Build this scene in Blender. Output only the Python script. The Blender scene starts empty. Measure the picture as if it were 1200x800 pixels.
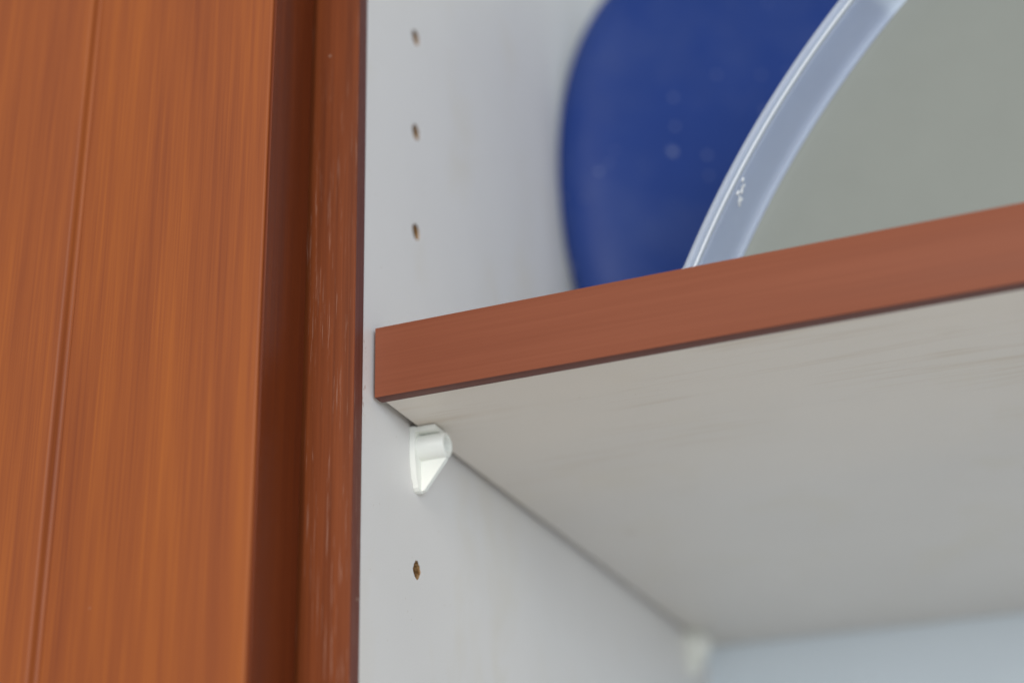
import bpy, bmesh, math, random
from mathutils import Vector, Matrix
random.seed(7)
MM = 0.001                      # the scene is written in millimetres, built in metres
scene = bpy.context.scene
C = scene.collection
R_ = math.radians

# ---------------------------------------------------------------- camera
yaw, pitch, roll = R_(-21.205), R_(23.724), R_(-1.637)
cy, sy, cp, sp = math.cos(yaw), math.sin(yaw), math.cos(pitch), math.sin(pitch)
fwd = Vector((sy*cp, cy*cp, sp)); rt = Vector((cy, -sy, 0)); up = rt.cross(fwd)
rt2 = math.cos(roll)*rt + math.sin(roll)*up
up2 = -math.sin(roll)*rt + math.cos(roll)*up
cam_d = bpy.data.cameras.new('camera'); cam = bpy.data.objects.new('camera', cam_d); C.objects.link(cam)
m = Matrix((rt2, up2, -fwd)).transposed().to_4x4()
m.translation = Vector((163.75, -319.86, -144.85)) * MM
cam.matrix_world = m
cam_d.sensor_width = 36; cam_d.lens = 1847.7/1200*36
cam_d.clip_start = 0.01; cam_d.clip_end = 50
cam_d.dof.use_dof = True; cam_d.dof.focus_distance = 0.388; cam_d.dof.aperture_fstop = 4.9
scene.camera = cam

# ---------------------------------------------------------------- world and lamps
w = bpy.data.worlds.new('World'); scene.world = w; w.use_nodes = True
bg = w.node_tree.nodes['Background']; bg.inputs[0].default_value = (1.0, 0.97, 0.94, 1); bg.inputs[1].default_value = 0.44
def area(name, loc, target, sx, sy_, power, col):
    d = bpy.data.lights.new(name, 'AREA'); d.shape = 'RECTANGLE'; d.size = sx; d.size_y = sy_
    d.energy = power; d.color = col
    o = bpy.data.objects.new(name, d); C.objects.link(o); o.location = loc
    o.rotation_euler = (Vector(target)-Vector(loc)).to_track_quat('-Z', 'Y').to_euler()
    return o
area('window_light', (0.25, -2.0, 0.70), (0.1, 0.05, 0), 1.0, 0.9, 22, (1.0, 0.95, 0.88))
area('window_light', (1.6, -1.9, 0.08), (0.05, 0.1, 0), 0.8, 0.8, 23, (0.71, 0.85, 1.0))
scene.view_settings.view_transform = 'Standard'; scene.view_settings.look = 'None'
scene.view_settings.exposure = 0.07; scene.view_settings.gamma = 1

# ---------------------------------------------------------------- material helpers
class NT:
    def __init__(s, name):
        s.m = bpy.data.materials.new(name); s.m.use_nodes = True; s.t = s.m.node_tree; s.n = s.t.nodes
        s.b = s.n['Principled BSDF']; s.out = s.n['Material Output']
        s.tc = s.n.new('ShaderNodeTexCoord')
    def link(s, a, b): s.t.links.new(a, b)
    def mapping(s, scale, rot=(0, 0, 0), loc=(0, 0, 0)):
        k = s.n.new('ShaderNodeMapping'); k.inputs['Scale'].default_value = scale
        k.inputs['Rotation'].default_value = rot; k.inputs['Location'].default_value = loc
        s.link(s.tc.outputs['Object'], k.inputs['Vector']); return k.outputs[0]
    def noise(s, vec, scale=1, detail=3, rough=.55, dist=0):
        k = s.n.new('ShaderNodeTexNoise'); k.inputs['Scale'].default_value = scale
        k.inputs['Detail'].default_value = detail; k.inputs['Roughness'].default_value = rough
        k.inputs['Distortion'].default_value = dist; s.link(vec, k.inputs['Vector']); return k.outputs['Fac']
    def ramp(s, f, pts, interp='LINEAR'):
        k = s.n.new('ShaderNodeValToRGB'); k.color_ramp.interpolation = interp
        e = k.color_ramp.elements
        while len(e) < len(pts): e.new(.5)
        for q, (p, c) in zip(e, pts):
            q.position = p; q.color = (c, c, c, 1) if isinstance(c, (int, float)) else (*c, 1)
        s.link(f, k.inputs[0]); return k.outputs[0]
    def mix(s, f, a, b, mode='MIX'):
        k = s.n.new('ShaderNodeMix'); k.data_type = 'RGBA'; k.blend_type = mode
        for i, v in ((0, f), (6, a), (7, b)):
            if isinstance(v, (int, float)): k.inputs[i].default_value = v
            elif isinstance(v, tuple): k.inputs[i].default_value = (*v, 1)
            else: s.link(v, k.inputs[i])
        return k.outputs[2]
    def math(s, op, a, b=0.0):
        k = s.n.new('ShaderNodeMath'); k.operation = op
        for i, v in ((0, a), (1, b)):
            if isinstance(v, (int, float)): k.inputs[i].default_value = v
            else: s.link(v, k.inputs[i])
        return k.outputs[0]
    def spots(s, scale, size, density, loc=(0, 0, 0)):
        v = s.n.new('ShaderNodeTexVoronoi'); v.inputs['Scale'].default_value = 1
        s.link(s.mapping((scale,)*3, loc=loc), v.inputs['Vector'])
        near = s.ramp(v.outputs['Distance'], [(size*.5, 1), (size, 0)])
        sep = s.n.new('ShaderNodeSeparateColor'); s.link(v.outputs['Color'], sep.inputs[0])
        keep = s.math('LESS_THAN', sep.outputs[0], density)
        return s.math('MULTIPLY', near, keep)
    def bump(s, h, strength, dist):
        k = s.n.new('ShaderNodeBump'); k.inputs['Strength'].default_value = strength; k.inputs['Distance'].default_value = dist
        s.link(h, k.inputs['Height']); s.link(k.outputs[0], s.b.inputs['Normal'])

def wood(name, cols, axis='z', rough=.38, coat=.15, pores=0.0, streak=.5, scale=1.0, rot=(0, 0, 0), dots=.3):
    s = NT(name)
    def sc(fine, along):
        v = [fine*scale]*3; v['xyz'.index(axis)] = along*scale; return tuple(v)
    broad = s.noise(s.mapping(sc(75, 4), rot), 1, 3, .55, .3)
    mid = s.noise(s.mapping(sc(330, 7), rot, (3, 1, 2)), 1, 4, .6)
    fine = s.noise(s.mapping(sc(1500, 22), rot, (1, 5, 2)), 1, 3, .6)
    f = s.math('ADD', s.math('MULTIPLY', broad, .40), s.math('ADD', s.math('MULTIPLY', mid, .30), s.math('MULTIPLY', fine, .30)))
    lo, hi = .5-.22*streak/.5*.6, .5+.22*streak/.5*.6
    col = s.ramp(f, [(lo, cols[0]), ((lo+hi)/2, cols[1]), (hi, cols[2])])
    if pores:
        pz = s.noise(s.mapping(sc(2300, 70), rot, (7, 2, 9)), 1, 3, .6)
        area_ = s.noise(s.mapping(sc(90, 16), rot, (2, 2, 7)), 1, 2, .5)
        pm = s.math('MULTIPLY', s.ramp(pz, [(.60, 0), (.68, 1)]), s.ramp(area_, [(.47, 0), (.62, 1)]))
        col = s.mix(s.math('MULTIPLY', pm, pores), col, (.62, .42, .33))
    sp_ = s.spots(110, .055, .10)
    col = s.mix(s.math('MULTIPLY', sp_, dots), col, (.75, .62, .5))
    s.link(col, s.b.inputs['Base Color'])
    rg = s.math('ADD', s.math('MULTIPLY', mid, .16), rough-.08); s.link(rg, s.b.inputs['Roughness'])
    s.b.inputs['Specular IOR Level'].default_value = .22; s.b.inputs['Coat Weight'].default_value = coat; s.b.inputs['Coat Roughness'].default_value = .22
    s.bump(s.math('ADD', mid, fine), .16, .00012)
    return s.m

def laminate(name, base, stain, streaky=0.0, edge_dirt=False):
    s = NT(name)
    big = s.noise(s.mapping((14, 14, 14)), 1, 3, .55)
    col = s.mix(s.ramp(big, [(.35, 0), (.7, 1)]), base, tuple(c*.955 for c in base))
    # faint yellowish handling stains
    st = s.noise(s.mapping((34, 34, 22), loc=(1.3, .2, .7)), 1, 4, .6, .4)
    col = s.mix(s.math('MULTIPLY', s.ramp(st, [(.53, 0), (.74, 1)]), .38), col, stain)
    if streaky:
        a = s.noise(s.mapping((16, 300, 300)), 1, 4, .65, .5)
        b = s.noise(s.mapping((11, 24, 24), loc=(4.2, 1.1, 0)), 1, 3, .6)
        mask = s.math('MULTIPLY', s.ramp(a, [(.50, 0), (.66, 1)]), s.ramp(b, [(.46, 0), (.64, 1)]))
        # towards the front: yellowing, and the brighter light there painted into the colour
        sep = s.n.new('ShaderNodeSeparateXYZ'); s.link(s.tc.outputs['Object'], sep.inputs[0])
        near = s.ramp(s.math('ADD', s.math('MULTIPLY', sep.outputs[1], 5.5), s.math('MULTIPLY', b, .35)), [(.25, 1), (.85, 0)])
        col = s.mix(s.math('MULTIPLY', near, .55), col, (.86, .76, .64))
        col = s.mix(s.math('MULTIPLY', s.math('MULTIPLY', mask, near), streaky), col, (.50, .36, .22))
    grain = s.noise(s.mapping((2200, 2200, 2200)), 1, 2, .5)
    col = s.mix(s.ramp(grain, [(.3, .10), (.7, 0)]), col, (.52, .50, .46))
    sm = s.spots(34, .085, .16, (.3, .1, .6))
    col = s.mix(s.math('MULTIPLY', sm, .35), col, (.42, .34, .26))
    tiny = s.spots(300, .10, .05)
    col = s.mix(s.math('MULTIPLY', tiny, .35), col, (.50, .42, .33))
    if edge_dirt:      # brown varnish specks on the laminate right beside the edging
        sep = s.n.new('ShaderNodeSeparateXYZ'); s.link(s.tc.outputs['Object'], sep.inputs[0])
        close = s.ramp(s.math('MULTIPLY', sep.outputs[1], 250), [(.05, 1), (.75, 0)])
        d = s.noise(s.mapping((900, 900, 420)), 1, 3, .6)
        reg = s.noise(s.mapping((1, 1, 38), loc=(0, 0, 2.35)), 1, 2, .5)
        dm = s.math('MULTIPLY', s.math('MULTIPLY', s.ramp(d, [(.60, 0), (.66, 1)]), close), s.ramp(s.math('ABSOLUTE', s.math('MULTIPLY', s.math('SUBTRACT', sep.outputs[2], .007), 50)), [(.35, 1), (.8, 0)]))
        col = s.mix(s.math('MULTIPLY', dm, .8), col, (.36, .15, .08))
    s.link(col, s.b.inputs['Base Color'])
    s.b.inputs['Roughness'].default_value = .42
    s.bump(grain, .10, .00006)
    return s.m

def plastic(name, base, rough, translucent=0.0, dust=0.0, see_through=0.0):
    s = NT(name)
    n = s.noise(s.mapping((60, 60, 60)), 1, 3, .5)
    col = s.mix(s.ramp(n, [(.3, 0), (.7, 1)]), base, tuple(min(1, c*1.04) for c in base))
    if dust:
        a = s.spots(85, .16, .30); b = s.spots(170, .17, .22, (.4, .2, .9))
        reg = s.ramp(s.noise(s.mapping((12, 12, 12), loc=(2, 0, .4)), 1, 2, .5), [(.42, .1), (.58, 1)])
        k = s.math('MULTIPLY', s.math('MAXIMUM', a, b), reg)
        col = s.mix(s.math('MULTIPLY', k, dust), col, (.42, .46, .56))
        haze = s.noise(s.mapping((25, 25, 60), loc=(.3, 7, 1)), 1, 4, .65)
        col = s.mix(s.ramp(haze, [(.45, 0), (.8, .10)]), col, (.20, .24, .36))
    s.link(col, s.b.inputs['Base Color'])
    s.b.inputs['Roughness'].default_value = rough; s.b.inputs['Specular IOR Level'].default_value = .5 if rough < .4 else .2
    s.bump(s.noise(s.mapping((500, 500, 500)), 1, 2, .5), .05, .0001)
    if translucent:
        tr = s.n.new('ShaderNodeBsdfTranslucent'); s.link(col, tr.inputs[0])
        mx = s.n.new('ShaderNodeMixShader'); mx.inputs[0].default_value = translucent
        s.link(s.b.outputs[0], mx.inputs[1]); s.link(tr.outputs[0], mx.inputs[2]); s.link(mx.outputs[0], s.out.inputs[0])
        if see_through:      # thin cloudy sheet: clearer face-on, cloudier where it is crossed at a slant
            tp = s.n.new('ShaderNodeBsdfTransparent'); tp.inputs[0].default_value = (.93, .96, 1, 1)
            lw = s.n.new('ShaderNodeLayerWeight'); lw.inputs[0].default_value = .5
            f = s.ramp(lw.outputs['Facing'], [(.45, see_through), (.97, .06)])
            m2 = s.n.new('ShaderNodeMixShader'); s.link(f, m2.inputs[0]); s.link(mx.outputs[0], m2.inputs[1]); s.link(tp.outputs[0], m2.inputs[2]); s.link(m2.outputs[0], s.out.inputs[0])
    return s.m

def chipboard():
    s = NT('raw_chipboard')
    v = s.noise(s.mapping((900, 900, 900)), 1, 4, .7)
    s.link(s.ramp(v, [(.35, (.10, .045, .012)), (.5, (.36, .19, .07)), (.68, (.62, .40, .19))]), s.b.inputs['Base Color'])
    s.b.inputs['Roughness'].default_value = .9; s.bump(v, .7, .0006); return s.m

M = {
 'door':  wood('varnished_veneer_door', ((.195, .047, .018), (.290, .076, .020), (.395, .112, .021)), 'z', .46, .0, 0, .66, 1.0, (0, R_(1.2), 0)),
 'door_edge': wood('door_edge_stain', ((.100, .018, .004), (.138, .025, .004), (.18, .035, .006)), 'z', .45, .0, 0, .5),
 'frame': wood('carcass_edging', ((.120, .027, .008), (.182, .042, .011), (.248, .060, .015)), 'z', .42, .0, .22, .5),
 'shelf': wood('shelf_edging', ((.212, .060, .029), (.252, .075, .037), (.29, .090, .046)), 'x', .5, .0, 0, .9, dots=0),
 'under': wood('lipping_under_dark', ((.10, .030, .020), (.145, .045, .030), (.19, .062, .042)), 'x', .5, .0, 0, .5),
 'under_z': wood('inner_lipping_dark', ((.10, .030, .020), (.145, .045, .030), (.19, .062, .042)), 'z', .5, .0, .2, .5),
 'lam':   laminate('white_laminate', (.80, .775, .75), (.72, .66, .54), edge_dirt=True),
 'lam_shelf': laminate('white_shelf_laminate', (.685, .65, .61), (.64, .59, .49), streaky=.55),
 'back':  laminate('white_back_board', (.83, .91, .96), (.81, .88, .94)),
 'chip':  chipboard(),
 'pin':   plastic('ivory_plastic', (.90, .90, .83), .32),
 'blue':  plastic('navy_blue_plastic', (.011, .036, .180), .5, dust=.4),
 'clear': plastic('milky_plastic', (.74, .80, .89), .14, translucent=.4, see_through=.48),
 'white_mark': plastic('abraded_plastic', (.88, .89, .90), .6),
 'bead':  plastic('bead_highlight_plastic', (.74, .78, .83), .3),
 'grey':  plastic('grey_green_plastic', (.228, .244, .222), .42),
}

# ---------------------------------------------------------------- object helpers
def link(name, bm, mat, parent=None, smooth=False):
    me = bpy.data.meshes.new(name); bmesh.ops.recalc_face_normals(bm, faces=bm.faces[:])
    bm.to_mesh(me); bm.free(); me.materials.append(M[mat])
    if smooth:
        for p in me.polygons: p.use_smooth = True
    o = bpy.data.objects.new(name, me); C.objects.link(o)
    if parent: o.parent = parent
    return o
def thing(name, label, cat, loc=(0, 0, 0), group=None):
    o = bpy.data.objects.new(name, None); C.objects.link(o); o.location = Vector(loc)*MM
    o.empty_display_size = .02; o['label'] = label; o['category'] = cat
    if group: o['group'] = group
    return o
def box(bm, x0, x1, y0, y1, z0, z1, bev=0, seg=2):
    r = bmesh.ops.create_cube(bm, size=1)
    vs = r['verts']
    for v in vs:
        v.co = Vector((x0+(x1-x0)*(v.co.x+.5), y0+(y1-y0)*(v.co.y+.5), z0+(z1-z0)*(v.co.z+.5)))*MM
    if bev:
        es = list({e for v in vs for e in v.link_edges})
        bmesh.ops.bevel(bm, geom=es, offset=bev*MM, segments=seg, profile=.6, affect='EDGES')
    return bm
def boxobj(name, dims, mat, parent, bev=0, seg=2):
    o = link(name, box(bmesh.new(), *dims, bev, seg), mat, parent, smooth=bool(bev))
    if bev:
        for p in o.data.polygons: p.use_smooth = True
        md = None
        o.data.set_sharp_from_angle(angle=R_(35))
    return o
def prism(bm, pts, axis, a, b):
    """extrude a 2-D outline along an axis ('x': pts are (y,z); 'y': pts are (x,z))"""
    def P(p, t): return Vector((t, p[0], p[1]) if axis == 'x' else (p[0], t, p[1]))*MM
    A = [bm.verts.new(P(p, a)) for p in pts]; B = [bm.verts.new(P(p, b)) for p in pts]
    bm.faces.new(A); bm.faces.new(B[::-1])
    for i in range(len(pts)):
        j = (i+1) % len(pts); bm.faces.new((A[i], B[i], B[j], A[j]))
def bevel_all(bm, off, seg=2, ang=30):
    es = [e for e in bm.edges if len(e.link_faces) == 2 and e.calc_face_angle() > R_(ang)]
    bmesh.ops.bevel(bm, geom=es, offset=off*MM, segments=seg, profile=.5, affect='EDGES')
def lathe(bm, prof, n=128):
    rings = []
    for (r, h) in prof:
        if r < 1e-6: rings.append([bm.verts.new((0, 0, h*MM))])
        else: rings.append([bm.verts.new((r*math.cos(2*math.pi*i/n)*MM, r*math.sin(2*math.pi*i/n)*MM, h*MM)) for i in range(n)])
    for a, b in zip(rings, rings[1:]):
        for i in range(n):
            j = (i+1) % n
            if len(a) == 1 and len(b) == 1: continue
            if len(a) == 1: bm.faces.new((a[0], b[i], b[j]))
            elif len(b) == 1: bm.faces.new((a[i], a[j], b[0]))
            else: bm.faces.new((a[i], b[i], b[j], a[j]))

# ---------------------------------------------------------------- the cabinet (carcass and closed door)
D = 315.3; TOPZ, BOTZ, RX = 400, -420, 640
cab = thing('kitchen_cabinet', 'open cabinet with reddish brown wooden door and edging around a white laminate interior', 'cabinet')

# side panel with real shelf-pin holes
YH = 31.4; HZ = [122.97-32*k for k in range(-2, 9)]
def outline(k, n=20):
    rnd = random.Random(k*13+5)
    jag = .24 if k == 5 else .16
    pts = []
    for i in range(n):
        a = 2*math.pi*i/n
        r = 2.45*(1+rnd.uniform(-jag, jag)*.38)
        if k == 5 and 1.9 < a < 3.0: r *= .86          # chipped notch
        if k == 5 and 1.35 < a < 1.75: r *= 1.10
        pts.append((r*math.cos(a), r*math.sin(a)))
    return pts
side_bm = box(bmesh.new(), -18, 0, 0, D, BOTZ, TOPZ)
side = link('side_panel', side_bm, 'lam', cab)
holes = [(k-2, z, YH) for k, z in enumerate(HZ)]
cb = bmesh.new()
for k, z, y in holes: prism(cb, [(y+a, z+b) for a, b in outline(k)], 'x', -8.5, 1.0)
for y, z in ((285, -5),): prism(cb, [(y+a, z+b) for a, b in outline(40)], 'x', -8.5, 1.0)
bmesh.ops.recalc_face_normals(cb, faces=cb.faces[:])
cm = bpy.data.meshes.new('hole_cutter'); cb.to_mesh(cm); cb.free()
cutter = bpy.data.objects.new('hole_cutter', cm); C.objects.link(cutter)
md = side.modifiers.new('holes', 'BOOLEAN'); md.object = cutter; md.operation = 'DIFFERENCE'; md.solver = 'EXACT'
dg = bpy.context.evaluated_depsgraph_get()
nm = bpy.data.meshes.new_from_object(side.evaluated_get(dg)); side.modifiers.clear(); side.data = nm
nm.name = 'side_panel'
if not nm.materials: nm.materials.append(M['lam'])
bpy.data.objects.remove(cutter); bpy.data.meshes.remove(cm)
for k, z, y in holes:
    if k == 4: continue                                  # the shelf support's peg fills this one
    hb = bmesh.new(); o_ = outline(k); n = len(o_)
    lv = []
    rnd = random.Random(k+90)
    for x, s in ((-.22, .99), (-2.5, .93), (-5.5, .90), (-8.2, .86)):
        lv.append([hb.verts.new(Vector((x+rnd.uniform(-.1, .1), y+a*s*(1+(0 if x > -1 else rnd.uniform(-.07, .05))), z+b*s))*MM) for a, b in o_])
    for p, q in zip(lv, lv[1:]):
        for i in range(n):
            j = (i+1) % n; hb.faces.new((p[i], p[j], q[j], q[i]))
    hb.faces.new(lv[-1])
    link('hole', hb, 'chip', side)
fb = boxobj('edge_band', (-18.0, 0.25, -5, -0.02, BOTZ, TOPZ), 'frame', side, .55, 3)
fb.data.materials.append(M['under_z'])             # inner face of the lipping, darker brown
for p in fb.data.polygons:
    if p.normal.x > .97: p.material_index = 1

boxobj('back_panel', (0.02, RX, D, D+6, BOTZ, TOPZ), 'back', cab)
boxobj('side_panel', (RX, RX+18, 0, D, BOTZ, TOPZ), 'lam', cab)
boxobj('bottom_panel', (0.02, RX-.02, 0, D-.02, BOTZ, BOTZ+18), 'lam', cab)
boxobj('top_panel', (0.02, RX-.02, 0, D-.02, TOPZ-18, TOPZ), 'lam', cab)

# closed door of the neighbouring bay
door = bpy.data.objects.new('cabinet_door', None); C.objects.link(door); door.parent = cab
DX, DY0, DY1, GX = -12.2, -27.5, -7.6, -69.0
DZ0, DZ1 = BOTZ, TOPZ
# stile: front veneer board with a softly rounded arris, the darker stained edge is its lipping
sb = bmesh.new()
box(sb, GX+2.15, DX-.9, DY0, DY1, DZ0, DZ1, .7, 4)
link('stile', sb, 'door', door, True).data.set_sharp_from_angle(angle=R_(50))
boxobj('edge_lipping', (DX-.88, DX, DY0+.35, DY1, DZ0, DZ1), 'door_edge', door, .30, 2)
pb = bmesh.new()
# centre panel: front face meets the stile with a rounded nose and a shallow slanting groove
prof = [(-420, DY0-1.2), (GX-1.0, DY0-1.2), (GX-.45, DY0-1.12), (GX-.1, DY0-.85), (GX+.12, DY0-.3), (GX+.3, DY0+.35), (GX+.6, DY0+.8), (GX+1.2, DY0+1.0), (GX+2.1, DY0+1.0), (GX+2.1, DY1-.1), (-420, DY1-.1)]
A = [pb.verts.new(Vector((x, y, DZ0))*MM) for x, y in prof]; B = [pb.verts.new(Vector((x, y, DZ1))*MM) for x, y in prof]
pb.faces.new(A); pb.faces.new(B[::-1])
for i in range(len(prof)):
    j = (i+1) % len(prof); pb.faces.new((A[i], A[j], B[j], B[i]))
link('centre_panel', pb, 'door', door, True).data.set_sharp_from_angle(angle=R_(50))

# ---------------------------------------------------------------- the shelf
shelf = thing('shelf', 'white laminate shelf board with reddish brown wooden front edge, held by plastic supports', 'shelf')
T = 18.9; YS = 5.0; XR = RX-1
boxobj('board', (2.1, XR, YS+4.02, D-1.2, .12, T-.12), 'lam_shelf', shelf)
eb = boxobj('edge_band', (.8, XR, YS, YS+4, 0, T), 'shelf', shelf, .35, 2)
eb.data.materials.append(M['under'])               # underside of the lipping, darker brown than its front
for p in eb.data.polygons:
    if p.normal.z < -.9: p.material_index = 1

# ---------------------------------------------------------------- shelf supports
def make_support(y0, label):
    t = thing('shelf_support', label, 'shelf support', (0, y0, -5), 'plastic shelf supports under the shelf')
    z = 5.0    # local z of the shelf's underside
    # wall plate: tapers to a rounded tip
    pts = [(-4.1, z-.15), (4.1, z-.15), (4.1, -3.2), (3.1, -8.8)]
    for i in range(7):
        a = -math.pi*(i+.0)/6; pts.append((2.2*math.cos(a)*1.0, -10.0+2.1*math.sin(a)))
    pts += [(-3.1, -8.8), (-4.1, -3.2)]
    b = bmesh.new(); prism(b, pts, 'x', .06, 1.6); bevel_all(b, .18)
    link('wall_plate', b, 'pin', t, True).data.set_sharp_from_angle(angle=R_(28))
    b = bmesh.new(); box(b, 1.3, 7.0, -3.7, 3.9, z-1.55, z-.12, .2); link('ledge', b, 'pin', t, True).data.set_sharp_from_angle(angle=R_(28))
    # hollow boss
    b = bmesh.new(); n = 40
    prof = [(0, 4.2), (1.9, 4.2), (2.05, 4.4), (2.15, 8.6), (2.4, 9.0), (3.0, 9.0), (3.35, 8.65), (3.45, 1.3)]
    lathe(b, prof, n)
    bmesh.ops.rotate(b, verts=b.verts[:], matrix=Matrix.Rotation(math.pi/2, 3, 'Y'))
    bmesh.ops.translate(b, verts=b.verts[:], vec=Vector((0, 0, 0)))
    link('boss', b, 'pin', t, True).data.set_sharp_from_angle(angle=R_(50))
    b = bmesh.new(); prism(b, [(1.4, -11.6), (2.4, -11.4), (8.5, -3.6), (8.5, -1.5), (1.4, -1.5)], 'y', -.1, 1.3); bevel_all(b, .2)
    link('gusset', b, 'pin', t, True).data.set_sharp_from_angle(angle=R_(28))
    b = bmesh.new(); lathe(b, [(0, -7.5), (1.6, -7.5), (2.1, -6.8), (2.1, .3), (0, .3)], 24)
    bmesh.ops.rotate(b, verts=b.verts[:], matrix=Matrix.Rotation(math.pi/2, 3, 'Y'))
    link('peg', b, 'pin', t, True).data.set_sharp_from_angle(angle=R_(40))
    return t
sup = make_support(YH-.4, 'ivory plastic shelf support near the front edge, sharp, below the left end of the shelf')
s2 = sup.copy(); C.objects.link(s2); s2.location = Vector((0, 285, -5))*MM
s2['label'] = 'ivory plastic shelf support in the rear corner under the shelf, farther and blurred'
for ch in list(sup.children):
    c = ch.copy(); C.objects.link(c); c.parent = s2

# ---------------------------------------------------------------- dishes standing on edge on the shelf
def stand(al, be, x, y, z, Rr):
    n = Vector((0, -math.cos(al), math.sin(al))); u = Vector((0, math.sin(al), math.cos(al)))
    rot = Matrix.Rotation(be, 3, 'Z'); n = rot@n; u = rot@u; s = u.cross(n)
    mt = Matrix((s, u, n)).transposed().to_4x4()
    mt.translation = (Vector((x, y, z))+u*Rr)*MM
    return mt
# rounded tray standing upright: flat face, soft shoulder, shallow rim behind
def tray_ring(bm, t, h, rx=84, rz=118, e=2.15, n=160):
    vs = []
    for i in range(n):
        a = 2*math.pi*i/n; c_, s_ = math.cos(a), math.sin(a)
        vs.append(bm.verts.new(Vector(((rx-t)*math.copysign(abs(c_)**(2/e), c_), (rz-t)*math.copysign(abs(s_)**(2/e), s_), h))*MM))
    return vs
def rings(bm, prof, cap0=True, cap1=True):
    L = [tray_ring(bm, t, h) for t, h in prof]
    for a, b_ in zip(L, L[1:]):
        for i in range(len(a)):
            j = (i+1) % len(a); bm.faces.new((a[i], b_[i], b_[j], a[j]))
    if cap0: bm.faces.new(L[0])
    if cap1: bm.faces.new(L[-1])
be = R_(35)
tm = Matrix(((math.cos(be), 0, math.sin(be)), (math.sin(be), 0, -math.cos(be)), (0, 1, 0))).to_4x4()
tm.translation = (Vector((8.0, 141.5, T+.05+118)) + Vector((math.cos(be), math.sin(be), 0))*84)*MM
bl = thing('blue_tray', 'matt navy blue rounded plastic tray standing upright behind the milky dome', 'tray')
bl.matrix_world = tm
b = bmesh.new()
rings(b, [(40, 1.2), (28, 1.0), (20, .4), (14, -.7), (9, -2.3), (5.4, -4.2), (2.8, -6.4), (1.1, -8.8), (.3, -10.6), (.3, -11.5), (1.8, -11.5), (2.6, -9.8), (4.2, -7.8), (6.8, -5.8), (10.2, -4.0), (15, -2.4), (22, -1.2)])
link('tray_body', b, 'blue', bl, True).data.set_sharp_from_angle(angle=R_(60))
b = bmesh.new()
rings(b, [(1.7, -11.55), (.15, -11.6), (0, -12.4), (0, -13.4), (.6, -14.2), (2.4, -14.2), (2.6, -11.8), (1.7, -11.55)], False, False)
link('rim', b, 'blue', bl, True)

# arched shallow tub standing on its straight side, opening towards the camera
TY, XS = 40.0, 196.0
def arch():
    cx_, cz_, Rr = 336.198, -94.427, 294.76
    P = []
    a0 = math.asin((T+14-cz_)/Rr); a1 = math.asin((128-cz_)/Rr)
    xl = cx_-Rr*math.cos(a0); zb = T+.06
    for k in range(9):                                   # lower left corner
        a = math.pi*1.5 - (math.pi*.5+.12)*k/8
        P.append((xl+14+14*math.cos(a)+.2, zb+14+14*math.sin(a)))
    for k in range(1, 70):
        a = a0+.012+(a1-a0-.012)*k/69; P.append((cx_-Rr*math.cos(a), cz_+Rr*math.sin(a)))
    x0, z0 = P[-1]; tx, tz = math.sin(a1), math.cos(a1)
    zt = z0+(XS-x0)*.46                                  # crown: smooth curve to a level apex
    c1 = (x0+(zt-z0)*tx/tz*.62, z0+(zt-z0)*.62); c2 = (XS-(XS-x0)*.42, zt)
    for k in range(1, 25):
        t = k/24; q = 1-t
        P.append(tuple(q**3*p0+3*q*q*t*p1+3*q*t*t*p2+t**3*p3 for p0, p1, p2, p3 in zip((x0, z0), c1, c2, (XS, zt))))
    return P + [(2*XS-x, z) for x, z in P[-2::-1]]
AR = arch()
def arch_ring(bm, t, h):
    n = len(AR); vs = []
    for i, (x, z) in enumerate(AR):
        (xa, za), (xb, zb) = AR[i-1], AR[(i+1) % n]
        dx, dz = xb-xa, zb-za; l = math.hypot(dx, dz)
        vs.append(bm.verts.new(Vector((x-XS+t*dz/l, h, z-T+(-t*dx/l)))*MM))
    return vs
def arch_rings(bm, prof, closed=True, cap=False):
    L = [arch_ring(bm, t, h) for t, h in prof]
    pairs = list(zip(L, L[1:])) + ([(L[-1], L[0])] if closed else [])
    for a, b_ in pairs:
        for i in range(len(a)):
            j = (i+1) % len(a); bm.faces.new((a[i], b_[i], b_[j], a[j]))
    if cap: bm.faces.new(L[0]); bm.faces.new(L[-1])
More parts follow.
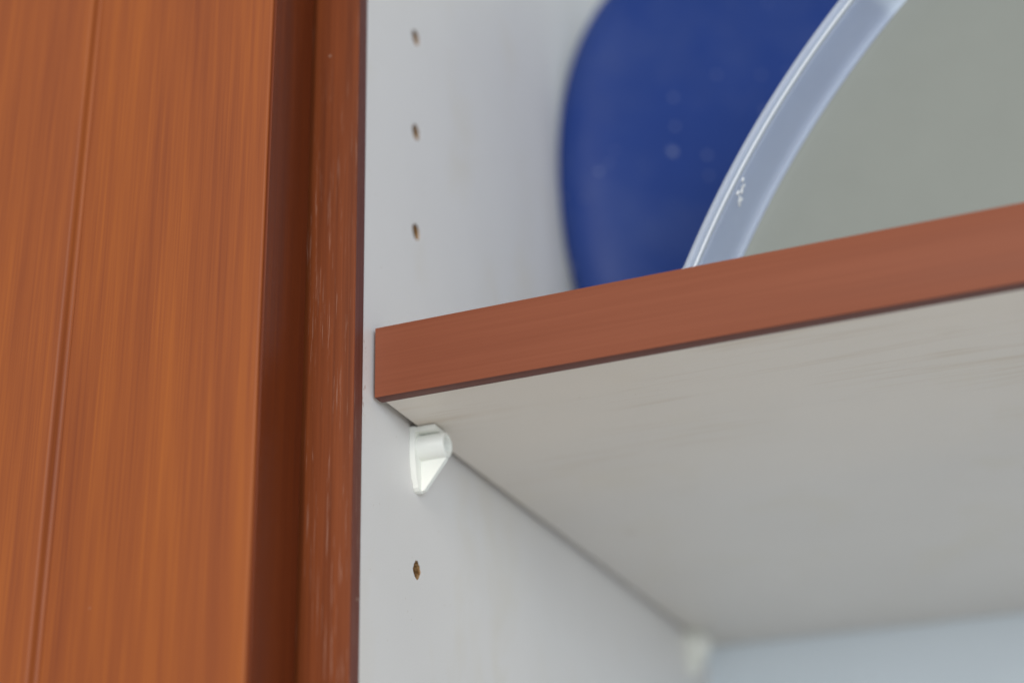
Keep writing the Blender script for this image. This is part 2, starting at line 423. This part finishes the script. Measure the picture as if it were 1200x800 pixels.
tub = thing('plastic_tub', 'milky bluish rimmed shallow tub with grey green base standing upright on the shelf', 'tub', (XS, TY, T))
b = bmesh.new()
arch_rings(b, [(.15, 5.5), (0, 5.2), (0, .9), (.15, .35), (.5, .05), (1.0, .0), (1.6, .15), (2.1, .75), (2.5, 1.15), (3.6, 1.3),
               (4.0, 2.4), (4.5, 5), (5.05, 8), (5.6, 11), (6.0, 12.9), (6.5, 14.1), (7.3, 14.8), (8.2, 15.1),
               (8.2, 16.0),  (5.2, 15.6), (4.2, 12), (2.9, 5), (2.4, 2.1), (1.3, 1.9), (1.2, 5.4)])
link('rim', b, 'clear', tub, True)
b = bmesh.new()
arch_rings(b, [(8.22, 15.12), (9.2, 15.3), (10.5, 15.4), (16, 15.4)], closed=False)
arch_rings(b, [(16, 15.4), (16, 16.9)], closed=False, cap=True)
arch_rings(b, [(16, 16.9), (8.6, 16.9), (8.22, 16.2)], closed=False)
link('base', b, 'grey', tub, True).data.set_sharp_from_angle(angle=R_(50))
b = bmesh.new()                                          # raised bead round the rim, its highlight line painted as opaque pale plastic
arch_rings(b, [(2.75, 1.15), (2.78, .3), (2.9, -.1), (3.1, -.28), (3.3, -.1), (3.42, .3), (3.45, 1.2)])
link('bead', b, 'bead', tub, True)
# moulded scuff on the wall of the rim, raised a fraction of a millimetre
b = bmesh.new(); rnd = random.Random(3)
for k in range(11):
    a_ = math.asin((57.87+94.427)/290.5)+rnd.uniform(-3.4, 3.4)/290.5; h_ = rnd.uniform(2.4, 5.0)-(a_-.552)*150
    rr = rnd.uniform(.35, .75); rad = 294.76-(3.55+.19*h_)
    c_ = Vector((336.198-rad*math.cos(a_)-XS, h_, -94.427+rad*math.sin(a_)-T))
    n_ = Vector((math.cos(a_), -.2, -math.sin(a_))).normalized()
    r_ = bmesh.ops.create_icosphere(b, subdivisions=1, radius=1)
    for v in r_['verts']:
        d_ = v.co*rr; d_.z *= 1.5; d_ -= n_*d_.dot(n_)*.7; v.co = (c_+d_)*MM
link('scuff', b, 'white_mark', tub, True)
